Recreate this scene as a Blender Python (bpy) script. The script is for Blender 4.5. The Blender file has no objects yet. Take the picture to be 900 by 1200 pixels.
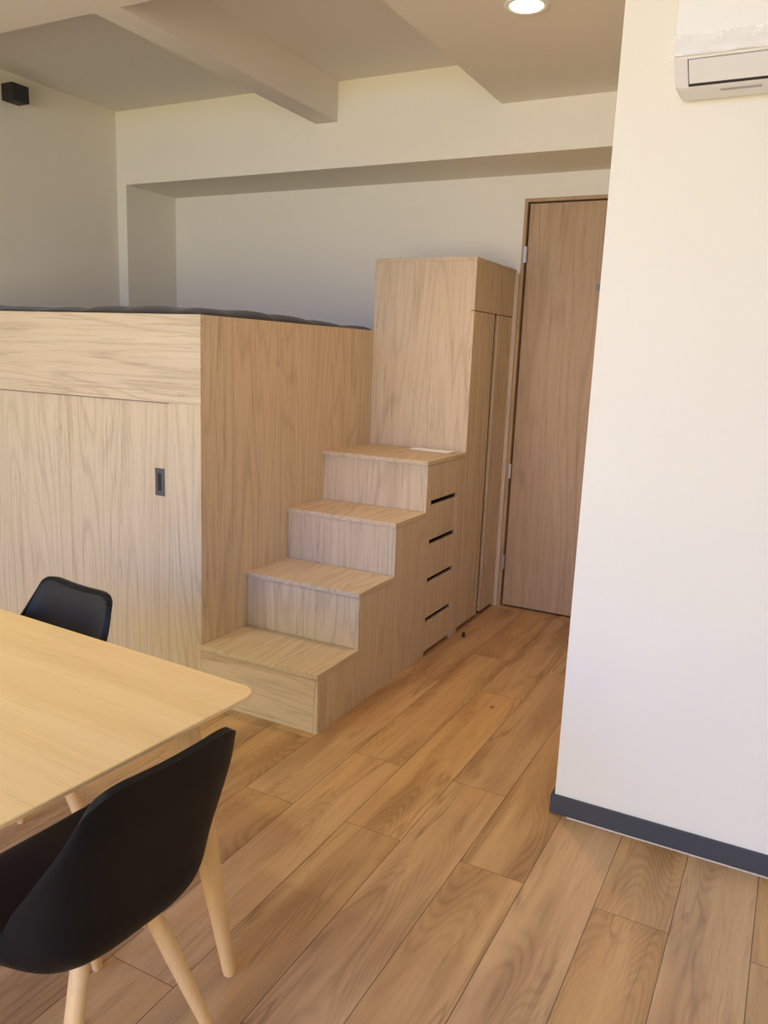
import bpy, bmesh, math, random
from mathutils import Vector, Matrix
random.seed(4)
C = bpy.context.scene
COL = C.collection
# ------------------------------------------------------------------ camera
CAM = Vector((0.0, 0.0, 1.5298))
RT = Vector((0.884486, 0.464869, 0.039766))
UP = Vector((-0.124752, 0.153506, 0.980241))
FW = Vector((-0.449579, 0.871970, -0.193768))
cd = bpy.data.cameras.new('camera'); cam = bpy.data.objects.new('camera', cd); COL.objects.link(cam)
cd.sensor_fit = 'VERTICAL'; cd.sensor_height = 36.0; cd.lens = 937.7 / 1200 * 36.0
cd.clip_start = 0.02
m = Matrix.Identity(4)
for i in range(3):
    m[i][0] = RT[i]; m[i][1] = UP[i]; m[i][2] = -FW[i]; m[i][3] = CAM[i]
cam.matrix_world = m
C.camera = cam
C.view_settings.view_transform = 'Standard'; C.view_settings.look = 'None'
C.view_settings.gamma = 1.0; C.view_settings.use_curve_mapping = False
C.view_settings.exposure = -0.14
# ------------------------------------------------------------------ light: daylight through the balcony window behind the camera, plus an added upward fill
w = bpy.data.worlds.new('world'); C.world = w; w.use_nodes = True
w.node_tree.nodes['Background'].inputs[0].default_value = (0.62, 0.78, 1.0, 1)
w.node_tree.nodes['Background'].inputs[1].default_value = 1.0


def area_light(name, loc, rot, sx, sy, power, col, shape='RECTANGLE', spread=math.pi):
    l = bpy.data.lights.new(name, 'AREA'); l.shape = shape; l.size = sx; l.size_y = sy
    l.energy = power; l.color = col; l.spread = spread
    o = bpy.data.objects.new(name, l); COL.objects.link(o); o.location = loc; o.rotation_euler = rot
    return o


WX0, WX1, WZ0, WZ1, WY = -3.5, 0.5, 0.05, 2.6, -2.2
area_light('window_daylight', ((WX0 + WX1) / 2, WY - 0.5, 1.5), (math.radians(90), 0, 0), 4.4, 2.5, 69, (0.741, 1.000, 0.482))
area_light('window_low', ((WX0 + WX1) / 2, WY - 1.5, 3.5), (math.radians(48), 0, 0), 6.5, 4.0, 1175, (0.039, 0.203, 1.000))
area_light('upward_fill', ((WX0 + WX1) / 2, WY - 2.0, 0.7), (math.radians(112), 0, 0), 6.5, 3.2, 383, (1.000, 0.729, 0.427))  # unseen fill lamp, added to brighten the ceiling and upper walls

# ------------------------------------------------------------------ key dimensions (metres)
XL, XN, XB, XS, XP = -4.27, -4.188, -2.189, -1.593, -0.5974
Y1, Y2, Y3, Y4, Y5 = 2.572, 2.895, 3.219, 3.540, 4.0276
YU, YW, YP, YR = 4.185, 4.660, 2.529, -2.2
Z1, Z2, Z3, Z4 = 0.260, 0.518, 0.770, 1.024
ZB, ZC, ZCP, ZR = 1.655, 2.041, 1.770, 1.292
ZN, ZCEIL, ZBM = 2.565, 3.024, 2.812
XE = 1.8


# ------------------------------------------------------------------ material helpers
class NT:
    def __init__(s, name):
        s.m = bpy.data.materials.new(name); s.m.use_nodes = True
        s.t = s.m.node_tree; s.n = s.t.nodes; s.b = s.n['Principled BSDF']

    def new(s, ty, **k):
        n = s.n.new(ty)
        for a, v in k.items(): setattr(n, a, v)
        return n

    def put(s, sock, v):
        if v is None: return
        if isinstance(v, bpy.types.NodeSocket): s.t.links.new(v, sock)
        else: sock.default_value = v

    def math(s, op, a, b=None, c=None):
        n = s.new('ShaderNodeMath', operation=op)
        for i, v in enumerate((a, b, c)): s.put(n.inputs[i], v)
        return n.outputs[0]

    def vec(s, op, a, b=None):
        n = s.new('ShaderNodeVectorMath', operation=op)
        s.put(n.inputs[0], a)
        if op == 'SCALE': s.put(n.inputs['Scale'], b)
        else: s.put(n.inputs[1], b)
        return n.outputs[0]

    def noise(s, v, scale, detail=2.0, rough=0.5, dist=0.0):
        n = s.new('ShaderNodeTexNoise'); s.put(n.inputs['Vector'], v)
        n.inputs['Scale'].default_value = scale; n.inputs['Detail'].default_value = detail
        n.inputs['Roughness'].default_value = rough; n.inputs['Distortion'].default_value = dist
        return n.outputs['Fac']

    def ramp(s, f, stops):
        n = s.new('ShaderNodeValToRGB'); s.put(n.inputs[0], f); e = n.color_ramp.elements
        while len(e) < len(stops): e.new(0.5)
        for i, (p, c) in enumerate(stops):
            e[i].position = p; e[i].color = (*c, 1) if len(c) == 3 else c
        return n.outputs[0]

    def mix(s, f, a, b, mode='MIX'):
        n = s.new('ShaderNodeMix', data_type='RGBA', blend_type=mode)
        s.put(n.inputs[0], f)
        for i, v in ((6, a), (7, b)): s.put(n.inputs[i], (*v, 1) if isinstance(v, tuple) and len(v) == 3 else v)
        return n.outputs[2]

    def xyz(s, v):
        n = s.new('ShaderNodeSeparateXYZ'); s.put(n.inputs[0], v); return n.outputs

    def comb(s, x, y, z):
        n = s.new('ShaderNodeCombineXYZ')
        for i, v in enumerate((x, y, z)): s.put(n.inputs[i], v)
        return n.outputs[0]

    def bump(s, h, strength, dist=0.002):
        n = s.new('ShaderNodeBump'); n.inputs['Strength'].default_value = strength
        n.inputs['Distance'].default_value = dist; s.put(n.inputs['Height'], h)
        s.t.links.new(n.outputs[0], s.b.inputs['Normal'])


def srgb(r, g, b):
    f = lambda c: (c / 255 / 12.92) if c / 255 <= 0.04045 else ((c / 255 + 0.055) / 1.055) ** 2.4
    return (f(r), f(g), f(b))


def plain(name, col, rough=0.5, metal=0.0, spec=0.5, coat=0.0):
    k = NT(name); b = k.b
    b.inputs['Base Color'].default_value = (*col, 1); b.inputs['Roughness'].default_value = rough
    b.inputs['Metallic'].default_value = metal; b.inputs['Specular IOR Level'].default_value = spec
    b.inputs['Coat Weight'].default_value = coat
    return k.m


def paint(name, col):
    k = NT(name); co = k.new('ShaderNodeTexCoord').outputs['Object']
    n = k.noise(co, 1.7, 3.0)
    k.t.links.new(k.mix(n, tuple(c * 0.975 for c in col), tuple(min(1, c * 1.02) for c in col)), k.b.inputs['Base Color'])
    k.b.inputs['Roughness'].default_value = 0.75; k.b.inputs['Specular IOR Level'].default_value = 0.25
    k.bump(k.noise(co, 260, 2.0), 0.06, 0.001)
    return k.m


def wood(name, light, mid, dark, axis='z', rings=20.0, ring_amt=0.22, streak=0.6, rough=0.5, field=3.2, pore=0.35, bands=30.0, vein=0.5):
    """straight-to-cathedral grain running along one axis of the object"""
    k = NT(name); co = k.new('ShaderNodeTexCoord').outputs['Object']
    rnd = k.new('ShaderNodeObjectInfo').outputs['Random']
    off = k.comb(k.math('MULTIPLY', rnd, 17.3), k.math('MULTIPLY', rnd, 9.1), k.math('MULTIPLY', rnd, 23.7))
    v = k.vec('ADD', co, off)
    i = 'xyz'.index(axis)
    s1 = [1.0, 1.0, 1.0]; s1[i] = 0.085
    s2 = [1.0, 1.0, 1.0]; s2[i] = 0.03
    va = k.vec('MULTIPLY', v, tuple(s1)); vb = k.vec('MULTIPLY', v, tuple(s2))
    f = k.noise(va, field, 2.0, 0.45, 0.25)                       # growth field, its contours are the rings
    ring = k.math('SINE', k.math('MULTIPLY', f, rings * 6.283))
    ring = k.math('POWER', k.math('MULTIPLY_ADD', ring, 0.5, 0.5), 5.0)
    rm = k.math('MULTIPLY', ring, k.math('MULTIPLY', k.noise(va, 2.3, 1.0), ring_amt * 2))
    st = k.noise(vb, bands, 4.0, 0.65)                              # broad streaks
    fi = k.noise(vb, 110.0, 4.0, 0.7)                            # fibre and pores
    br = k.noise(va, 1.6, 1.0)
    base = k.mix(k.math('MULTIPLY_ADD', k.math('SUBTRACT', st, 0.5), 1.6 * streak, 0.42), light, mid)
    base = k.mix(k.math('MULTIPLY', rm, 0.9), base, dark)
    pf = k.math('MULTIPLY', k.math('GREATER_THAN', fi, 0.585), pore)
    base = k.mix(k.math('MULTIPLY', pf, k.math('ADD', 0.25, st)), base, dark)
    vn = k.math('ABSOLUTE', k.math('SUBTRACT', k.noise(k.vec('ADD', vb, (3.1, 7.7, 1.3)), 46.0, 2.0, 0.5, 0.3), 0.5))
    vr = k.new('ShaderNodeMapRange'); k.put(vr.inputs[0], vn); vr.inputs[1].default_value = 0.016; vr.inputs[2].default_value = 0.0
    vm = k.new('ShaderNodeMapRange'); k.put(vm.inputs[0], k.noise(va, 5.0, 2.0)); vm.inputs[1].default_value = 0.42; vm.inputs[2].default_value = 0.68
    base = k.mix(k.math('MULTIPLY', k.math('MULTIPLY', vr.outputs[0], vm.outputs[0]), vein), base, dark)
    base = k.mix(k.math('MULTIPLY', k.math('SUBTRACT', br, 0.42), 0.5), base, mid)
    k.t.links.new(base, k.b.inputs['Base Color'])
    k.b.inputs['Roughness'].default_value = rough; k.b.inputs['Specular IOR Level'].default_value = 0.35
    k.bump(fi, 0.05, 0.001)
    return k.m


def floor_material():
    k = NT('floor_wood_tile'); b = k.b
    co = k.new('ShaderNodeTexCoord').outputs['Object']
    x, y, z = k.xyz(co)
    W, L, X0, Y0 = 0.206, 1.25, -0.5645, 2.103
    u = k.math('DIVIDE', k.math('SUBTRACT', x, X0), W)
    cu = k.math('FLOOR', u); fu = k.math('SUBTRACT', u, cu)
    par = k.math('FLOORED_MODULO', cu, 2.0)
    v = k.math('DIVIDE', k.math('SUBTRACT', k.math('SUBTRACT', y, Y0), k.math('MULTIPLY', k.math('SUBTRACT', 1.0, par), 0.428)), L)
    cv = k.math('FLOOR', v); fv = k.math('SUBTRACT', v, cv)
    wn = k.new('ShaderNodeTexWhiteNoise', noise_dimensions='2D'); k.put(wn.inputs['Vector'], k.comb(cu, cv, 0.0))
    r = wn.outputs['Value']; rc = k.xyz(wn.outputs['Color'])
    # local plank coordinates, shifted to a different print on every plank
    px = k.math('ADD', k.math('MULTIPLY', fu, W), k.math('MULTIPLY', rc[0], 31.0))
    py = k.math('ADD', k.math('MULTIPLY', fv, L), k.math('MULTIPLY', rc[1], 47.0))
    pv = k.comb(px, k.math('MULTIPLY', py, 0.17), k.math('MULTIPLY', rc[2], 13.0))
    pv2 = k.comb(px, k.math('MULTIPLY', py, 0.035), k.math('MULTIPLY', rc[2], 13.0))
    f = k.noise(pv, 4.2, 1.6, 0.45, 0.35)
    ring = k.math('POWER', k.math('MULTIPLY_ADD', k.math('SINE', k.math('MULTIPLY', f, 330.0)), 0.5, 0.5), 2.0)
    zone = k.new('ShaderNodeMapRange'); k.put(zone.inputs[0], k.noise(pv, 7.5, 2.0, 0.5, 0.2))
    zone.inputs[1].default_value = 0.46; zone.inputs[2].default_value = 0.70
    zone = zone.outputs[0]
    st = k.noise(pv2, 26.0, 3.0, 0.6)
    fi = k.noise(pv2, 170.0, 3.0, 0.6)
    light, mid, dark = srgb(202, 164, 116), srgb(178, 138, 92), srgb(106, 78, 50)
    base = k.mix(k.math('MULTIPLY_ADD', k.math('SUBTRACT', st, 0.5), 1.5, 0.45), light, mid)
    base = k.mix(k.math('MULTIPLY', zone, 0.62), base, srgb(146, 108, 70))
    base = k.mix(k.math('MULTIPLY', k.math('MULTIPLY', ring, k.math('ADD', 0.10, zone)), 0.34), base, dark)
    base = k.mix(k.math('MULTIPLY', k.math('GREATER_THAN', fi, 0.6), 0.16), base, dark)
    pv3 = k.comb(px, k.math('MULTIPLY', py, 0.06), k.math('MULTIPLY', rc[2], 13.0))
    vn = k.math('ABSOLUTE', k.math('SUBTRACT', k.noise(pv3, 17.0, 2.0, 0.5, 0.5), 0.5))
    vr = k.new('ShaderNodeMapRange'); k.put(vr.inputs[0], vn); vr.inputs[1].default_value = 0.03; vr.inputs[2].default_value = 0.0
    vm = k.new('ShaderNodeMapRange'); k.put(vm.inputs[0], k.noise(pv, 6.0, 2.0)); vm.inputs[1].default_value = 0.45; vm.inputs[2].default_value = 0.65
    base = k.mix(k.math('MULTIPLY', k.math('MULTIPLY', vr.outputs[0], vm.outputs[0]), 0.6), base, dark)
    # small knots
    vo = k.new('ShaderNodeTexVoronoi'); k.put(vo.inputs['Vector'], k.comb(px, k.math('MULTIPLY', py, 0.6), k.math('MULTIPLY', rc[2], 13.0)))
    vo.inputs['Scale'].default_value = 3.2
    kn = k.new('ShaderNodeMapRange'); k.put(kn.inputs[0], vo.outputs['Distance'])
    kn.inputs[1].default_value = 0.045; kn.inputs[2].default_value = 0.02
    base = k.mix(k.math('MULTIPLY', kn.outputs[0], 0.6), base, srgb(70, 42, 22))
    # plank to plank tone
    hs = k.new('ShaderNodeHueSaturation'); k.put(hs.inputs['Color'], base)
    k.put(hs.inputs['Value'], k.math('MULTIPLY_ADD', r, 0.16, 0.92)); k.put(hs.inputs['Saturation'], k.math('MULTIPLY_ADD', rc[1], 0.12, 0.94))
    base = hs.outputs[0]
    du = k.math('MULTIPLY', k.math('MINIMUM', fu, k.math('SUBTRACT', 1.0, fu)), W)
    dv = k.math('MULTIPLY', k.math('MINIMUM', fv, k.math('SUBTRACT', 1.0, fv)), L)
    seam = k.math('MAXIMUM', k.math('LESS_THAN', du, 0.0012), k.math('LESS_THAN', dv, 0.0010))
    base = k.mix(k.math('MULTIPLY', seam, 0.85), base, srgb(56, 40, 28))
    k.t.links.new(base, b.inputs['Base Color'])
    b.inputs['Roughness'].default_value = 0.42; b.inputs['Specular IOR Level'].default_value = 0.4
    k.bump(k.math('SUBTRACT', k.math('MULTIPLY', fi, 0.15), seam), 0.15, 0.001)
    return k.m


def fabric(name, col):
    k = NT(name); co = k.new('ShaderNodeTexCoord').outputs['Object']
    n = k.noise(co, 350, 2.0)
    k.t.links.new(k.mix(n, tuple(c * .8 for c in col), tuple(c * 1.2 for c in col)), k.b.inputs['Base Color'])
    k.b.inputs['Roughness'].default_value = 0.9; k.b.inputs['Sheen Weight'].default_value = 0.2
    k.bump(n, 0.3, 0.002)
    return k.m


LL, LM, LD = srgb(213, 195, 167), srgb(189, 166, 136), srgb(126, 102, 78)
M = dict(
    wall=paint('wall_paint', srgb(232, 227, 213)),
    ceil=paint('ceiling_paint', srgb(226, 221, 211)),
    floor=floor_material(),
    lam_z=wood('laminate_vertical_grain', LL, LM, LD, 'z'),
    lam_x=wood('laminate_horizontal_grain', LL, LM, LD, 'x'),
    lam_y=wood('laminate_tread_grain', LL, LM, LD, 'y'),
    door=wood('door_laminate', srgb(190, 162, 126), srgb(168, 136, 100), srgb(112, 84, 58), 'z', vein=0.3),
    oak=wood('oak_veneer', srgb(240, 206, 148), srgb(226, 188, 128), srgb(196, 152, 98), 'x', rings=20, ring_amt=0.05, streak=1.3, rough=0.42, pore=0.28, bands=13.0, vein=0.15),
    beech=wood('pale_beech', srgb(226, 188, 132), srgb(212, 170, 114), srgb(180, 134, 84), 'z', rings=18, ring_amt=0.08, streak=0.35, rough=0.42, pore=0.2, vein=0.15),
    black=plain('black_shell_plastic', (0.004, 0.004, 0.0045), 0.5, spec=0.18),
    leather=plain('black_leatherette', (0.006, 0.007, 0.009), 0.42, spec=0.4),
    cover=fabric('dark_grey_quilt', (0.026, 0.022, 0.020)),
    skirt=plain('slate_baseboard', srgb(62, 64, 70), 0.5),
    pull=plain('dark_grey_metal', srgb(96, 96, 98), 0.45, 0.6),
    pull_in=plain('dark_recess_metal', srgb(48, 48, 50), 0.5, 0.5),
    dark=plain('matt_black', (0.012, 0.012, 0.012), 0.6),
    steel=plain('brushed_steel', srgb(190, 185, 178), 0.35, 0.9),
    ac=plain('white_appliance_plastic', srgb(232, 230, 226), 0.35),
    ac_in=plain('air_outlet_dark', srgb(50, 46, 44), 0.6),
    ac_label=plain('grey_print', srgb(176, 168, 160), 0.6),
    paper=plain('white_paper', srgb(244, 242, 240), 0.7),
    gap=plain('carcass_interior', srgb(90, 70, 50), 0.8),
    caulk=plain('pale_caulk', srgb(214, 204, 190), 0.6),
    trim=plain('white_metal', srgb(238, 234, 226), 0.4),
)
k = NT('clear_plastic_film')
k.b.inputs['Base Color'].default_value = (0.95, 0.94, 0.92, 1); k.b.inputs['Roughness'].default_value = 0.12
k.b.inputs['Alpha'].default_value = 0.35; k.b.inputs['Specular IOR Level'].default_value = 0.8
_co = k.new('ShaderNodeTexCoord').outputs['Object']
k.bump(k.noise(k.vec('MULTIPLY', _co, (0.5, 1.0, 3.0)), 30, 2.0, 0.5, 1.0), 0.35, 0.01)
M['film'] = k.m
k = NT('lamp_diffuser'); k.b.inputs['Emission Color'].default_value = (1.0, 0.86, 0.66, 1); k.b.inputs['Emission Strength'].default_value = 9.0
M['lamp'] = k.m


# ------------------------------------------------------------------ geometry helpers
def obj(name, bm, mat, parent=None, smooth=False):
    me = bpy.data.meshes.new(name); o = bpy.data.objects.new(name, me); COL.objects.link(o)
    if parent is not None:
        off = Vector((0, 0, 0)); p = parent
        while p is not None: off += Vector(p.location); p = p.parent
        bmesh.ops.translate(bm, verts=bm.verts, vec=-off)
        o.parent = parent
    bmesh.ops.recalc_face_normals(bm, faces=bm.faces)
    bm.to_mesh(me); bm.free()
    for mt in (mat if isinstance(mat, (list, tuple)) else [mat]): me.materials.append(mt)
    for p in me.polygons: p.use_smooth = smooth
    return o


def thing(name, label, cat, loc=(0, 0, 0), group=None, kind=None):
    o = bpy.data.objects.new(name, None); COL.objects.link(o); o.location = loc; o.empty_display_size = 0.1
    if label: o['label'] = label
    if cat: o['category'] = cat
    if group: o['group'] = group
    if kind: o['kind'] = kind
    return o


def tag(o, label, cat, group=None, kind=None):
    o['label'] = label; o['category'] = cat
    if group: o['group'] = group
    if kind: o['kind'] = kind
    return o


def base_at(o, loc):
    """move a one-mesh thing's origin to its base"""
    o.data.transform(Matrix.Translation(-Vector(loc))); o.location = loc
    return o


def box(bm, x0, x1, y0, y1, z0, z1, bevel=0.0, mi=0):
    vs = [bm.verts.new((x, y, z)) for z in (z0, z1) for y in (y0, y1) for x in (x0, x1)]
    fs = [(0, 2, 3, 1), (4, 5, 7, 6), (0, 1, 5, 4), (2, 6, 7, 3), (0, 4, 6, 2), (1, 3, 7, 5)]
    faces = [bm.faces.new([vs[i] for i in f]) for f in fs]
    for f in faces: f.material_index = mi
    if bevel > 0:
        es = list({e for f in faces for e in f.edges})
        bmesh.ops.bevel(bm, geom=es, offset=bevel, segments=2, affect='EDGES', profile=0.5)
    return bm


def B(*a, **k):
    return box(bmesh.new(), *a, **k)


def prism(bm, pts, axis, a0, a1):
    """extrude a closed outline of (u, v) along an axis: 'x' -> (y, z), 'y' -> (x, z), 'z' -> (x, y)"""
    def P(u, v, a): return {'x': (a, u, v), 'y': (u, a, v), 'z': (u, v, a)}[axis]
    lo = [bm.verts.new(P(u, v, a0)) for u, v in pts]; hi = [bm.verts.new(P(u, v, a1)) for u, v in pts]
    n = len(pts); bm.faces.new(lo); bm.faces.new(hi[::-1])
    for i in range(n): bm.faces.new((lo[i], hi[i], hi[(i + 1) % n], lo[(i + 1) % n]))
    return bm


def lathe(bm, prof, cx, cy, cz, seg=32):
    """revolve (r, z) about the vertical through (cx, cy)"""
    rows = []
    for r, z in prof:
        rows.append([bm.verts.new((cx + r * math.cos(2 * math.pi * i / seg), cy + r * math.sin(2 * math.pi * i / seg), cz + z)) for i in range(seg)])
    for a, b in zip(rows, rows[1:]):
        for i in range(seg): bm.faces.new((a[i], a[(i + 1) % seg], b[(i + 1) % seg], b[i]))
    bm.faces.new(rows[0][::-1]); bm.faces.new(rows[-1])
    return bm


def limb(bm, rings, seg=24):
    """a solid along stations (centre, rx, ry, direction)"""
    rows = []
    for c, rx, ry, d in rings:
        d = Vector(d).normalized(); a = d.cross(Vector((0, 1, 0))).normalized(); b = d.cross(a).normalized()
        rows.append([bm.verts.new(Vector(c) + a * rx * math.cos(2 * math.pi * i / seg) + b * ry * math.sin(2 * math.pi * i / seg)) for i in range(seg)])
    for p, q in zip(rows, rows[1:]):
        for i in range(seg): bm.faces.new((p[i], p[(i + 1) % seg], q[(i + 1) % seg], q[i]))
    bm.faces.new(rows[0][::-1]); bm.faces.new(rows[-1])
    return bm


def tapered_leg(top, bot, rt, rb, squash=1.0):
    t, b = Vector(top), Vector(bot); d = b - t
    st = [(0, rt * .96), (0.02, rt), (0.3, rt * .93 + rb * .07), (0.6, rt * .55 + rb * .45), (0.85, rt * .15 + rb * .85), (0.985, rb), (1.0, rb * .86)]
    return limb(bmesh.new(), [(t + d * f, r, r * squash, d) for f, r in st])


def structure(name, bm, mat):
    o = obj(name, bm, mat); o['kind'] = 'structure'; return o


# ------------------------------------------------------------------ the room
structure('floor', B(XL - .15, XE + .15, YR - .15, YW + .3, -0.1, 0), M['floor'])
structure('ceiling', B(XL - .15, XE + .15, YR - .15, YW + .3, ZCEIL, ZCEIL + .1), M['ceil'])
structure('wall_left', B(XL - .15, XL, YR - .15, YW + .3, 0, ZCEIL), M['wall'])
DX0, DX1, DZ = -1.5685, -0.64, 2.433
bm = bmesh.new()
box(bm, XL, XN, YU, YW, 0, ZN)                                   # pier beside the recess
box(bm, XL, XE, YU, YW, ZN, ZCEIL)                               # lintel over the recess
box(bm, XL, DX0, YW, YW + .15, 0, ZCEIL)
box(bm, DX1, XE, YW, YW + .15, 0, ZCEIL)
box(bm, DX0, DX1, YW, YW + .15, DZ, ZCEIL)
structure('wall_back', bm, M['wall'])
structure('wall_right', B(XP, XE, YP, YU, 0, ZCEIL), M['wall'])
bm = B(XP, XE, YU, YW, 0, ZN); structure('wall_hall', bm, M['wall'])
structure('wall_side', B(XE, XE + .15, YR - .15, YP, 0, ZCEIL), M['wall'])
bm = bmesh.new()
box(bm, XL, WX0, YR - .15, YR, 0, ZCEIL); box(bm, WX1, XE, YR - .15, YR, 0, ZCEIL)
box(bm, WX0, WX1, YR - .15, YR, WZ1, ZCEIL); box(bm, WX0, WX1, YR - .15, YR, 0, WZ0)
structure('wall_rear', bm, M['wall'])
bm = bmesh.new()
for i in range(4):
    x = WX0 + (WX1 - WX0) * i / 3
    box(bm, max(WX0, x - .03), min(WX1, x + .03), YR - .1, YR - .04, WZ0, WZ1)
box(bm, WX0, WX1, YR - .1, YR - .04, WZ0, WZ0 + .06); box(bm, WX0, WX1, YR - .1, YR - .04, WZ1 - .06, WZ1)
structure('window_1', bm, M['skirt'])
# beams and the lowered ceiling over the hall
structure('ceiling_beam', B(XL, XE, 2.12, 2.5421, ZBM, ZCEIL), M['ceil'])
structure('ceiling_beam', B(-2.698, -2.557, 2.5421, YU, ZBM, ZCEIL), M['ceil'])
structure('ceiling_panel', B(-1.572, XP, 2.5421, YU, ZBM, ZCEIL), M['ceil'])
# slate baseboard round the partition
bm = bmesh.new()
prism(bm, [(XP - .012, YP - .012), (XE, YP - .012), (XE, YP), (XP, YP), (XP, YW - .05), (XP - .012, YW - .05)], 'z', 0.004, 0.068)
bs = structure('baseboard_right', bm, M['skirt'])
bm = bmesh.new(); prism(bm, [(XP + .05, YP - .017), (XE, YP - .019), (XE, YP - .0125), (XP + .05, YP - .0125)], 'z', 0.0, 0.003)
obj('caulk_line', bm, M['caulk'], bs)

# entrance door
d = thing('door_1', None, None, ((DX0 + DX1) / 2, YW, 0), kind='structure')
bm = bmesh.new(); T = 0.0185
box(bm, DX0, DX0 + T, YW - .012, YW + .10, 0, DZ); box(bm, DX1 - T, DX1, YW - .012, YW + .10, 0, DZ)
box(bm, DX0 + T, DX1 - T, YW - .012, YW + .10, DZ - T, DZ)
obj('frame', bm, M['door'], d)
bm = bmesh.new(); box(bm, DX0 + T, DX0 + T + .03, YW + .065, YW + .1, 0, DZ - T); box(bm, DX1 - T - .03, DX1 - T, YW + .065, YW + .1, 0, DZ - T)
box(bm, DX0 + T, DX1 - T, YW + .065, YW + .1, DZ - T - .03, DZ - T)
obj('door_stop', bm, M['dark'], d)
obj('leaf', B(DX0 + T + .011, DX1 - T - .005, YW + .006, YW + .046, .012, DZ - T - .008, bevel=.001), M['door'], d)
obj('threshold', B(DX0, DX1, YW + .05, YW + .12, 0, .02), M['dark'], d)
for hz in (2.125, 0.86, 0.29):
    bm = B(DX0 + T - .006, DX0 + T + .013, YW - .0145, YW - .0122, hz - .045, hz + .045)
    for q in range(3):
        lathe(bm, [(.0055, 0), (.0055, .029)], DX0 + T + .003, YW - .016, hz - .045 + q * .0305, 12)
    obj('hinge', bm, M['steel'], d)
bm = bmesh.new()
prism(bm, [(-1.108, 1.955), (-1.108, 1.925), (-1.06, 1.908), (-1.0, 1.908), (-1.0, 1.958)], 'y', YW - .052, YW - .030)
box(bm, -1.04, -1.0, YW - .032, YW + .006, 1.912, 1.952)
obj('bracket', bm, M['pull'], d)
bm = bmesh.new(); lathe(bm, [(.008, 0), (.008, .016)], -1.066, YW + .002, 1.845, 16); obj('screw', bm, M['dark'], d)

# ------------------------------------------------------------------ loft bed
bed = thing('loft_bed', 'pale wood loft bed with a sliding door under it, beside the stairs', 'bed', (XB - 1, Y1, 0))
TP = 0.022
obj('side_panel', B(XB - TP, XB, Y1 + TP + .0004, Y5 - .001, 0, ZB, bevel=.0008), M['lam_z'], bed)
bm = B(XL + .002, XB, Y1, Y1 + TP, ZR, ZB, bevel=.0008)
obj('front_rail', bm, M['lam_x'], bed)
obj('stile', B(-2.359, XB, Y1, Y1 + TP, 0, ZR - .0003, bevel=.0005), M['lam_z'], bed)
sd = obj('sliding_door', B(XL + .002, -2.3615, Y1 + .011, Y1 + .031, .008, ZR - .003, bevel=.0008), M['lam_z'], bed)
obj('back_panel', B(XL + .002, XB - TP - .001, YU - .03, YU - .01, 0, ZB - .021), M['lam_z'], bed)
obj('platform', B(XL + .002, XB - TP - .001, Y1 + TP + .0005, YU - .01, ZB - .02, ZB - .0002), M['lam_x'], bed)
# flush pull with its recess
hx0, hx1, hz0, hz1, hy = -2.4505, -2.3975, .889, 1.009, Y1 + .011
bm = bmesh.new()
o4 = [(hx0, hz0), (hx1, hz0), (hx1, hz1), (hx0, hz1)]; i4 = [(hx0 + .015, hz0 + .022), (hx1 - .018, hz0 + .022), (hx1 - .018, hz1 - .022), (hx0 + .015, hz1 - .022)]
ov = [bm.verts.new((x, hy - .002, z)) for x, z in o4]; iv = [bm.verts.new((x, hy - .002, z)) for x, z in i4]
ob_ = [bm.verts.new((x, hy, z)) for x, z in o4]; ib = [bm.verts.new((x, hy - .0002, z)) for x, z in i4]
for i in range(4):
    j = (i + 1) % 4
    bm.faces.new((ov[i], ov[j], iv[j], iv[i])); bm.faces.new((ov[i], ob_[i], ob_[j], ov[j])); bm.faces.new((iv[i], iv[j], ib[j], ib[i]))
hp = obj('pull_handle', bm, M['pull'], sd)
obj('recess', B(hx0 + .0145, hx1 - .0175, hy - .0006, hy - .0001, hz0 + .0215, hz1 - .0215), M['pull_in'], hp)

# ------------------------------------------------------------------ quilted mattress lying in the loft bed
NX, NY = 110, 90
mx0, mx1, my0, my1 = XL + .03, XB - .03, Y1 + .03, YU - .03
bm = bmesh.new(); g = []
rr = random.Random(7); ph = [rr.uniform(0, 6.28) for _ in range(8)]
for j in range(NY + 1):
    row = []
    for i in range(NX + 1):
        u, v = i / NX, j / NY; x = mx0 + (mx1 - mx0) * u; y = my0 + (my1 - my0) * v
        q = abs(math.sin(math.pi * (x - mx0) / 0.27 + .3)) ** .45 * abs(math.sin(math.pi * (y - my0 + .1) / 0.33)) ** .45
        e = min(u, 1 - u) * (mx1 - mx0); e2 = min(v, 1 - v) * (my1 - my0)
        edge = (1 - max(0, 1 - e / .07) ** 2.2) * (1 - max(0, 1 - e2 / .07) ** 2.2)
        z = ZB + .002 + edge * (.022 + .013 * q + .006 * math.sin(5.1 * x + ph[0]) + .005 * math.sin(6.3 * y + ph[1]))
        z = max(z - (min(1, (y - 3.55) / .35) * .018 if y > 3.55 else 0), ZB + .0015)
        row.append(bm.verts.new((x, y, z)))
    g.append(row)
for j in range(NY):
    for i in range(NX): bm.faces.new((g[j][i], g[j][i + 1], g[j + 1][i + 1], g[j + 1][i]))
rim = [g[0][i] for i in range(NX)] + [g[j][NX] for j in range(NY)] + [g[NY][i] for i in range(NX, 0, -1)] + [g[j][0] for j in range(NY, 0, -1)]
low = [bm.verts.new((v.co.x, v.co.y, ZB + .0005)) for v in rim]
for i in range(len(rim)): bm.faces.new((rim[i], low[i], low[(i + 1) % len(rim)], rim[(i + 1) % len(rim)]))
bm.faces.new(low)
mt = obj('bed_cover', bm, M['cover'], smooth=True)
base_at(mt, ((mx0 + mx1) / 2, (my0 + my1) / 2, ZB + .0005))
tag(mt, 'dark grey quilted cover spread on top of the loft bed', 'bed cover')

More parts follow.
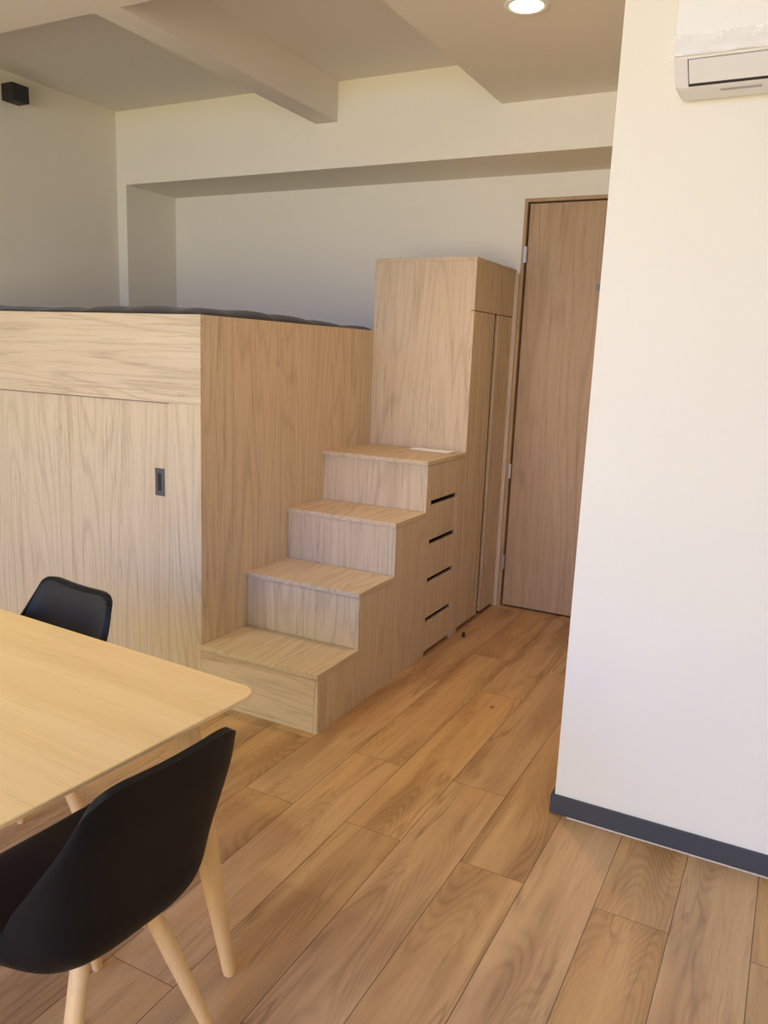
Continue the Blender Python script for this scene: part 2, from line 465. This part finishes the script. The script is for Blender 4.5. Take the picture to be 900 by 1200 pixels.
# ------------------------------------------------------------------ staircase with drawers
st = thing('storage_staircase', 'pale wood four-step staircase with drawers in its side, against the loft bed', 'stairs', ((XB + XS) / 2, Y1, 0))
SP = 0.018; TT = 0.020; NS = 0.011; XA = XB + .001
zs = [0, Z1, Z2, Z3, Z4]; ys = [Y1, Y2, Y3, Y4, Y5]
YD0, YD1 = 3.597, 3.942
out = [(Y1, 0)]
for i in range(4):
    out += [(ys[i], zs[i + 1] - TT)]
    nx = ys[i + 1] if i < 3 else YD0
    out += [(nx, zs[i + 1] - TT)]
out += [(YD0, 0)]
bm = bmesh.new(); prism(bm, out, 'x', XS - SP, XS); obj('side_panel', bm, M['lam_z'], st)
obj('drawer_fascia', B(XS - SP, XS, YD0 + .0006, YD1 - .0006, .821, Z4 - TT), M['lam_z'], st)
obj('post', B(XS - SP, XS, YD1, Y5 - .0015, 0, Z4 - TT), M['lam_z'], st)
obj('carcass_back', B(XS - .42, XS - .40, YD0 - .03, Y5 - .002, 0, Z4 - TT), M['gap'], st)
for yy in (YD0 - .02, YD1 + .002):
    obj('carcass_side', B(XS - .40, XS - SP - .0005, yy, yy + .016, 0, Z4 - TT - .001), M['gap'], st)
for i in range(4):
    obj('riser', B(XA, XS - SP - .0006, ys[i], ys[i] + .018, zs[i] + .0005, zs[i + 1] - TT - .0005), M['lam_x' if i == 0 else 'lam_z'], st)
    y1 = ys[i + 1] - .0005
    obj('tread', B(XA, XS + .003, ys[i] - NS, y1, zs[i + 1] - TT, zs[i + 1], bevel=.001), M['lam_y'], st)
for a, b in ((.795, .6185), (.592, .417), (.392, .205), (.179, .022)):
    obj('drawer', B(XS - .02, XS - .0005, YD0 + .004, YD1 - .004, b, a, bevel=.0008), M['lam_z'], st)

# ------------------------------------------------------------------ wardrobe at the stair head
wd = thing('wardrobe', 'tall pale wood wardrobe at the top of the stairs, next to the door', 'wardrobe', ((XB + XS) / 2, Y5, 0))
obj('front_panel', B(XB, XS - .0195, Y5, Y5 + .018, 0, ZC - .0185, bevel=.0006), M['lam_z'], wd)
obj('top_panel', B(XB, XS - .0005, Y5, YW - .002, ZC - .018, ZC, bevel=.0006), M['lam_y'], wd)
obj('inner_panel', B(XB, XB + .018, Y5 + .0185, YW - .003, 0, ZC - .0185), M['lam_z'], wd)
obj('shelf_back', B(XB + .0185, XS - .03, YW - .02, YW - .003, 0, ZC - .0185), M['gap'], wd)
obj('edge_panel', B(XS - .019, XS - .0005, Y5, Y5 + .010, 0, ZCP - .001), M['lam_z'], wd)
obj('fascia', B(XS - .019, XS - .0005, Y5, YW - .003, ZCP + .0025, ZC - .0185, bevel=.0006), M['lam_z'], wd)
obj('cabinet_door', B(XS - .019, XS - .0005, Y5 + .0115, 4.343, .024, ZCP - .0015, bevel=.0008), M['lam_z'], wd)
obj('cabinet_door', B(XS - .019, XS - .0005, 4.402, YW - .022, .024, ZCP - .0015, bevel=.0008), M['lam_z'], wd)
obj('filler', B(XS - .019, XS - .0005, YW - .021, YW - .003, 0, ZCP - .0015), M['lam_z'], wd)
obj('scribe_strip', B(XS, -1.5695, YW - .021, YW - .003, 0, ZC - .02), M['lam_z'], wd)
obj('plinth', B(XS - .05, XS - .034, Y5 + .0185, YW - .02, 0, .024), M['gap'], wd)

# folded paper on the top tread
bm = bmesh.new()
for dz, sh in ((.0006, 0), (.0030, .006)):
    vs = [(-1.885 + sh, 3.935 + sh), (-1.650 + sh, 3.925), (-1.648 + sh, 4.004), (-1.892 + sh, 4.012)]
    prism(bm, vs, 'z', Z4 + dz, Z4 + dz + .0018)
box(bm, -1.892, -1.888, 3.94, 4.010, Z4 + .0006, Z4 + .0048)
p = obj('folded_paper', bm, M['paper']); base_at(p, (-1.77, 3.97, Z4))
tag(p, 'white folded paper lying on the top stair tread', 'paper')

# small black cap on the hall floor
bm = bmesh.new(); lathe(bm, [(.009, 0), (.0105, .002), (.0105, .006), (.007, .0075), (.007, .014), (.0095, .0155), (.0095, .021), (.008, .023)], -1.5297, 3.9944, 0, 20)
c = obj('furniture_foot', bm, M['dark'], smooth=False); base_at(c, (-1.5297, 3.9944, 0))
tag(c, 'tiny black plastic furniture foot lying on the floor near the drawers', 'furniture foot')

# ------------------------------------------------------------------ black cube wall lamp
wl = thing('wall_lamp', 'small black cube lamp high on the left wall', 'lamp', (XL, 3.37, 2.90))
obj('housing', B(XL + .012, XL + .105, 3.315, 3.425, 2.855, 2.945, bevel=.002), M['dark'], wl)
obj('mounting_plate', B(XL, XL + .012, 3.33, 3.41, 2.865, 2.935), M['dark'], wl)
obj('lens', B(XL + .03, XL + .087, 3.333, 3.407, 2.853, 2.855), M['pull_in'], wl)

# ------------------------------------------------------------------ recessed downlights
def downlight(x, y, label, power=10, col=(1.0, .62, .31), ZBM=ZBM, spread=125):
    t = thing('downlight', label, 'ceiling light', (x, y, ZBM - .006), 'recessed downlights')
    bm = bmesh.new(); seg = 40
    prof = [(.062, -.001), (.064, -.005), (.082, -.005), (.085, -.0002)]
    rows = [[bm.verts.new((x + r * math.cos(6.28319 * i / seg), y + r * math.sin(6.28319 * i / seg), ZBM + z)) for i in range(seg)] for r, z in prof]
    for a, b in zip(rows, rows[1:]):
        for i in range(seg): bm.faces.new((a[i], a[(i + 1) % seg], b[(i + 1) % seg], b[i]))
    obj('trim_ring', bm, M['trim'], t, smooth=True)
    bm = bmesh.new(); lathe(bm, [(.0615, -.0005), (.0615, -.003), (.05, -.0045)], x, y, ZBM, seg); obj('diffuser', bm, M['lamp'], t)
    area_light('downlight_glow', (x, y, ZBM - .012), (0, 0, 0), .12, .12, power, col, 'DISK', math.radians(spread))
    return t


downlight(-1.095, 3.105, 'round lit downlight in the lowered ceiling over the hall')

downlight(-2.9, 0.6, 'added out-of-view downlight in the ceiling above the dining table', 19, (.88, .98, .62), ZCEIL, 150)  # unseen fixture, added to put warm light on the upper walls
# ------------------------------------------------------------------ air conditioner
ac = thing('air_conditioner', 'white wall air conditioner with plastic film on its front, high on the right wall', 'air conditioner', (0.02, YP, 2.30))
ax0, ax1 = -.413, .45
prof = [(YP - .001, 2.262), (YP - .03, 2.25), (YP - .12, 2.249), (YP - .137, 2.252), (YP - .20, 2.304), (YP - .205, 2.32), (YP - .205, 2.56), (YP - .19, 2.585), (YP - .001, 2.59)]
bm = bmesh.new(); prism(bm, prof, 'x', ax0, ax1)
bmesh.ops.bevel(bm, geom=[e for e in bm.edges if abs(e.verts[0].co.x - e.verts[1].co.x) < 1e-5], offset=.006, segments=2, affect='EDGES')
obj('body', bm, M['ac'], ac)
obj('front_panel', B(ax0 - .001, ax1 + .001, YP - .218, YP - .2052, 2.306, 2.575, bevel=.004), M['ac'], ac)
# louvre flap over a dark outlet, set on the sloping underside
a, b_ = Vector((0, YP - .1985, 2.3028)), Vector((0, YP - .139, 2.2536))
dn = (b_ - a).normalized(); nr = Vector((0, -dn.z, dn.y));
if nr.z > 0: nr = -nr
def slab(x0, x1, s0, s1, t0, t1):
    L = (b_ - a).length; pts = []
    for s, t in ((s0, t0), (s1, t0), (s1, t1), (s0, t1)):
        q = a + dn * (s * L) + nr * t; pts.append((q.y, q.z))
    return prism(bmesh.new(), pts, 'x', x0, x1)
obj('air_outlet', slab(ax0 + .034, ax1 - .034, 0.02, 1.0, -.006, .0010), M['ac_in'], ac)
obj('louvre', slab(ax0 + .037, ax1 - .037, 0.03, .86, .0012, .005), M['ac'], ac)
obj('maker_print', B(ax0 + .11, ax0 + .21, YP - .112, YP - .098, 2.2475, 2.2495), M['ac_label'], ac)
# crinkled film hanging just below the front panel
bm = bmesh.new(); n = 60; rows = []
for zi, zz in enumerate((2.352, 2.342, 2.332, 2.322, 2.31, 2.301)):
    row = []
    for i in range(n + 1):
        x = ax0 - .006 + (ax1 - ax0 + .012) * i / n
        wv = .0025 * math.sin(i * .9 + zi) + .0015 * math.sin(i * 2.3 + 2 * zi)
        row.append(bm.verts.new((x, YP - .2205 - (.004 if zi > 2 else 0) + wv, zz + (.002 * math.sin(i * .7) if zi == 5 else 0))))
    rows.append(row)
for p_, q_ in zip(rows, rows[1:]):
    for i in range(n): bm.faces.new((p_[i], p_[i + 1], q_[i + 1], q_[i]))
fo = obj('plastic_film', bm, M['film'], ac, smooth=True)
fo['label'] = 'clear crinkled plastic film'

# ------------------------------------------------------------------ dining table
TA = math.radians(-3.2); TZ = 0.747
TL, TWD = 1.55, 0.90
corner = Vector((-1.046, 1.437, 0)); Rz = Matrix.Rotation(TA, 4, 'Z')
tc = corner + Rz @ Vector((-TL / 2, -TWD / 2, 0))
tb = thing('dining_table', 'light oak dining table with rounded corners and tapered wooden legs', 'table', (0, 0, 0))
def rrect(hx, hy, r, n=10):
    pts = []
    for cx, cy, a0 in ((hx - r, hy - r, 0), (-hx + r, hy - r, 90), (-hx + r, -hy + r, 180), (hx - r, -hy + r, 270)):
        for i in range(n + 1):
            t = math.radians(a0 + 90 * i / n); pts.append((cx + r * math.cos(t), cy + r * math.sin(t)))
    return pts
bm = bmesh.new(); lay = []
for inset, z in ((.030, TZ - .026), (.004, TZ - .012), (.0, TZ - .009), (.0, TZ - .002), (.002, TZ)):
    lay.append([bm.verts.new((x, y, z)) for x, y in rrect(TL / 2 - inset, TWD / 2 - inset, .052 - inset * .8)])
for p_, q_ in zip(lay, lay[1:]):
    n = len(p_)
    for i in range(n): bm.faces.new((p_[i], p_[(i + 1) % n], q_[(i + 1) % n], q_[i]))
bm.faces.new(lay[0][::-1]); bm.faces.new(lay[-1])
obj('tabletop', bm, M['oak'], tb)
bm = bmesh.new(); hx, hy = TL / 2 - .13, TWD / 2 - .12
box(bm, -hx, hx, hy - .02, hy, TZ - .085, TZ - .0265); box(bm, -hx, hx, -hy, -hy + .02, TZ - .085, TZ - .0265)
box(bm, hx - .02, hx, -hy + .02, hy - .02, TZ - .085, TZ - .0265); box(bm, -hx, -hx + .02, -hy + .02, hy - .02, TZ - .085, TZ - .0265)
obj('apron', bm, M['oak'], tb)
for sx in (1, -1):
    for sy in (1, -1):
        top = (sx * (TL / 2 - .125), sy * (TWD / 2 - .135), TZ - .0268); bot = (sx * (TL / 2 - .045), sy * (TWD / 2 - .055), 0)
        obj('leg', tapered_leg(top, bot, .034, .0165), M['beech'], tb)
tb.location = tc; tb.rotation_euler = (0, 0, TA)


# ------------------------------------------------------------------ dining chairs: bucket shell on four splayed wooden legs
def catmull(P, t):
    n = len(P) - 1; f = min(max(t, 0), 1) * n; i = min(int(f), n - 1); u = f - i
    p0 = P[max(i - 1, 0)]; p1 = P[i]; p2 = P[i + 1]; p3 = P[min(i + 2, n)]
    return [0.5 * (2 * b + (c - a) * u + (2 * a - 5 * b + 4 * c - d) * u * u + (-a + 3 * b - 3 * c + d) * u ** 3) for a, b, c, d in zip(p0, p1, p2, p3)]
# local frame: the sitter faces +x; columns are x, z, half width, curl
PROF = [(.262, .404, .196, .004), (.244, .426, .222, .012), (.150, .428, .242, .032), (.010, .418, .244, .070), (-.080, .413, .234, .100),
        (-.140, .422, .222, .120), (-.180, .466, .216, .122), (-.200, .550, .214, .096), (-.222, .640, .208, .062), (-.244, .720, .192, .036),
        (-.258, .785, .172, .018), (-.266, .822, .158, .008)]
def shell_point(s, t):
    a = abs(s); lat = 1 - (1 - a) ** 1.35
    q = min(1, max(0, (lat - .62) / .38)); rnd = 1 - math.sqrt(max(0, 1 - q * q))
    t0 = .075 * rnd; t1 = 1 - .020 * (1 - lat * lat) ** 2 - .085 * rnd
    tt = t0 + (t1 - t0) * t
    x, z, hw, cl = catmull(PROF, tt)
    u = min(1, max(0, (tt - .1) / .75)); phi = math.radians(86) * u * u * (3 - 2 * u)
    nx, nz = math.sin(phi), math.cos(phi)          # the sides lean up on the seat and forward on the back
    c = cl * (a ** 3.4)
    return Vector((x + nx * c, math.copysign(hw * lat, s), z + nz * c)), Vector((nx, 0, nz))
def shell_bm(s0, s1, t0, t1, ns, nt, lift):
    bm = bmesh.new(); g = []
    for j in range(nt + 1):
        row = []
        for i in range(ns + 1):
            si, ti = s0 + (s1 - s0) * i / ns, t0 + (t1 - t0) * j / nt
            p, nn = shell_point(si, ti)
            e = min(i, ns - i) / ns * 2; f = min(j, nt - j) / nt * 2
            row.append(bm.verts.new(p + nn * lift * min(1, e * 5) ** .5 * min(1, f * 6) ** .5))
        g.append(row)
    for j in range(nt):
        for i in range(ns): bm.faces.new((g[j][i], g[j][i + 1], g[j + 1][i + 1], g[j + 1][i]))
    return bm
def solid(o, th, off):
    md = o.modifiers.new('solidify', 'SOLIDIFY'); md.thickness = th; md.offset = off; md.use_even_offset = False
    md2 = o.modifiers.new('bevel', 'BEVEL'); md2.width = th * .32; md2.segments = 3; md2.limit_method = 'ANGLE'; md2.angle_limit = math.radians(50)
def make_chair(label, loc, rz, group):
    t = thing('dining_chair', label, 'chair', (0, 0, 0), group)
    o = obj('shell', shell_bm(-1, 1, 0, 1, 56, 64, 0), M['black'], t, smooth=True); solid(o, .016, 0)
    o = obj('seat_pad', shell_bm(-.965, .965, .012, .975, 56, 60, .012), M['leather'], t, smooth=True); solid(o, .006, 0)
    bm = bmesh.new()
    for ang in (36.5, -36.5):
        R = Matrix.Rotation(math.radians(ang), 4, 'Z')
        b2 = B(-.138, .138, -.017, .017,   .360, .386, bevel=.004); bmesh.ops.transform(b2, matrix=Matrix.Translation((.015, 0, 0)) @ R, verts=b2.verts)
        me = bpy.data.meshes.new('tmp'); b2.to_mesh(me); b2.free(); bm.from_mesh(me); bpy.data.meshes.remove(me)
    box(bm, -.05, .08, -.065, .065, .385, .4015, bevel=.003)
    obj('cross_base', bm, M['beech'], t)
    for sx in (1, -1):
        for sy in (1, -1):
            obj('leg', tapered_leg((.015 + sx * .115, sy * .085, .390), (.035 + sx * .20, sy * .21, 0), .0185, .0125), M['beech'], t)
    t.location = loc; t.rotation_euler = (0, 0, rz)
    return t
def copy_chair(src, label, loc, rz):
    r = src.copy(); COL.objects.link(r); r.location = loc; r.rotation_euler = (0, 0, rz); r['label'] = label
    for ch in src.children:
        c_ = ch.copy(); COL.objects.link(c_); c_.parent = r
    return r
G = 'black shell chairs around the dining table'
ch = make_chair('black shell chair seen from behind, pushed in at the near right end of the table', (-1.168, 1.008, 0), math.radians(180 - 4.0), G)
bpy.context.view_layer.update()
copy_chair(ch, 'black shell chair at the far side of the table, only its backrest showing', (-1.885, 1.365, 0), math.radians(-97))
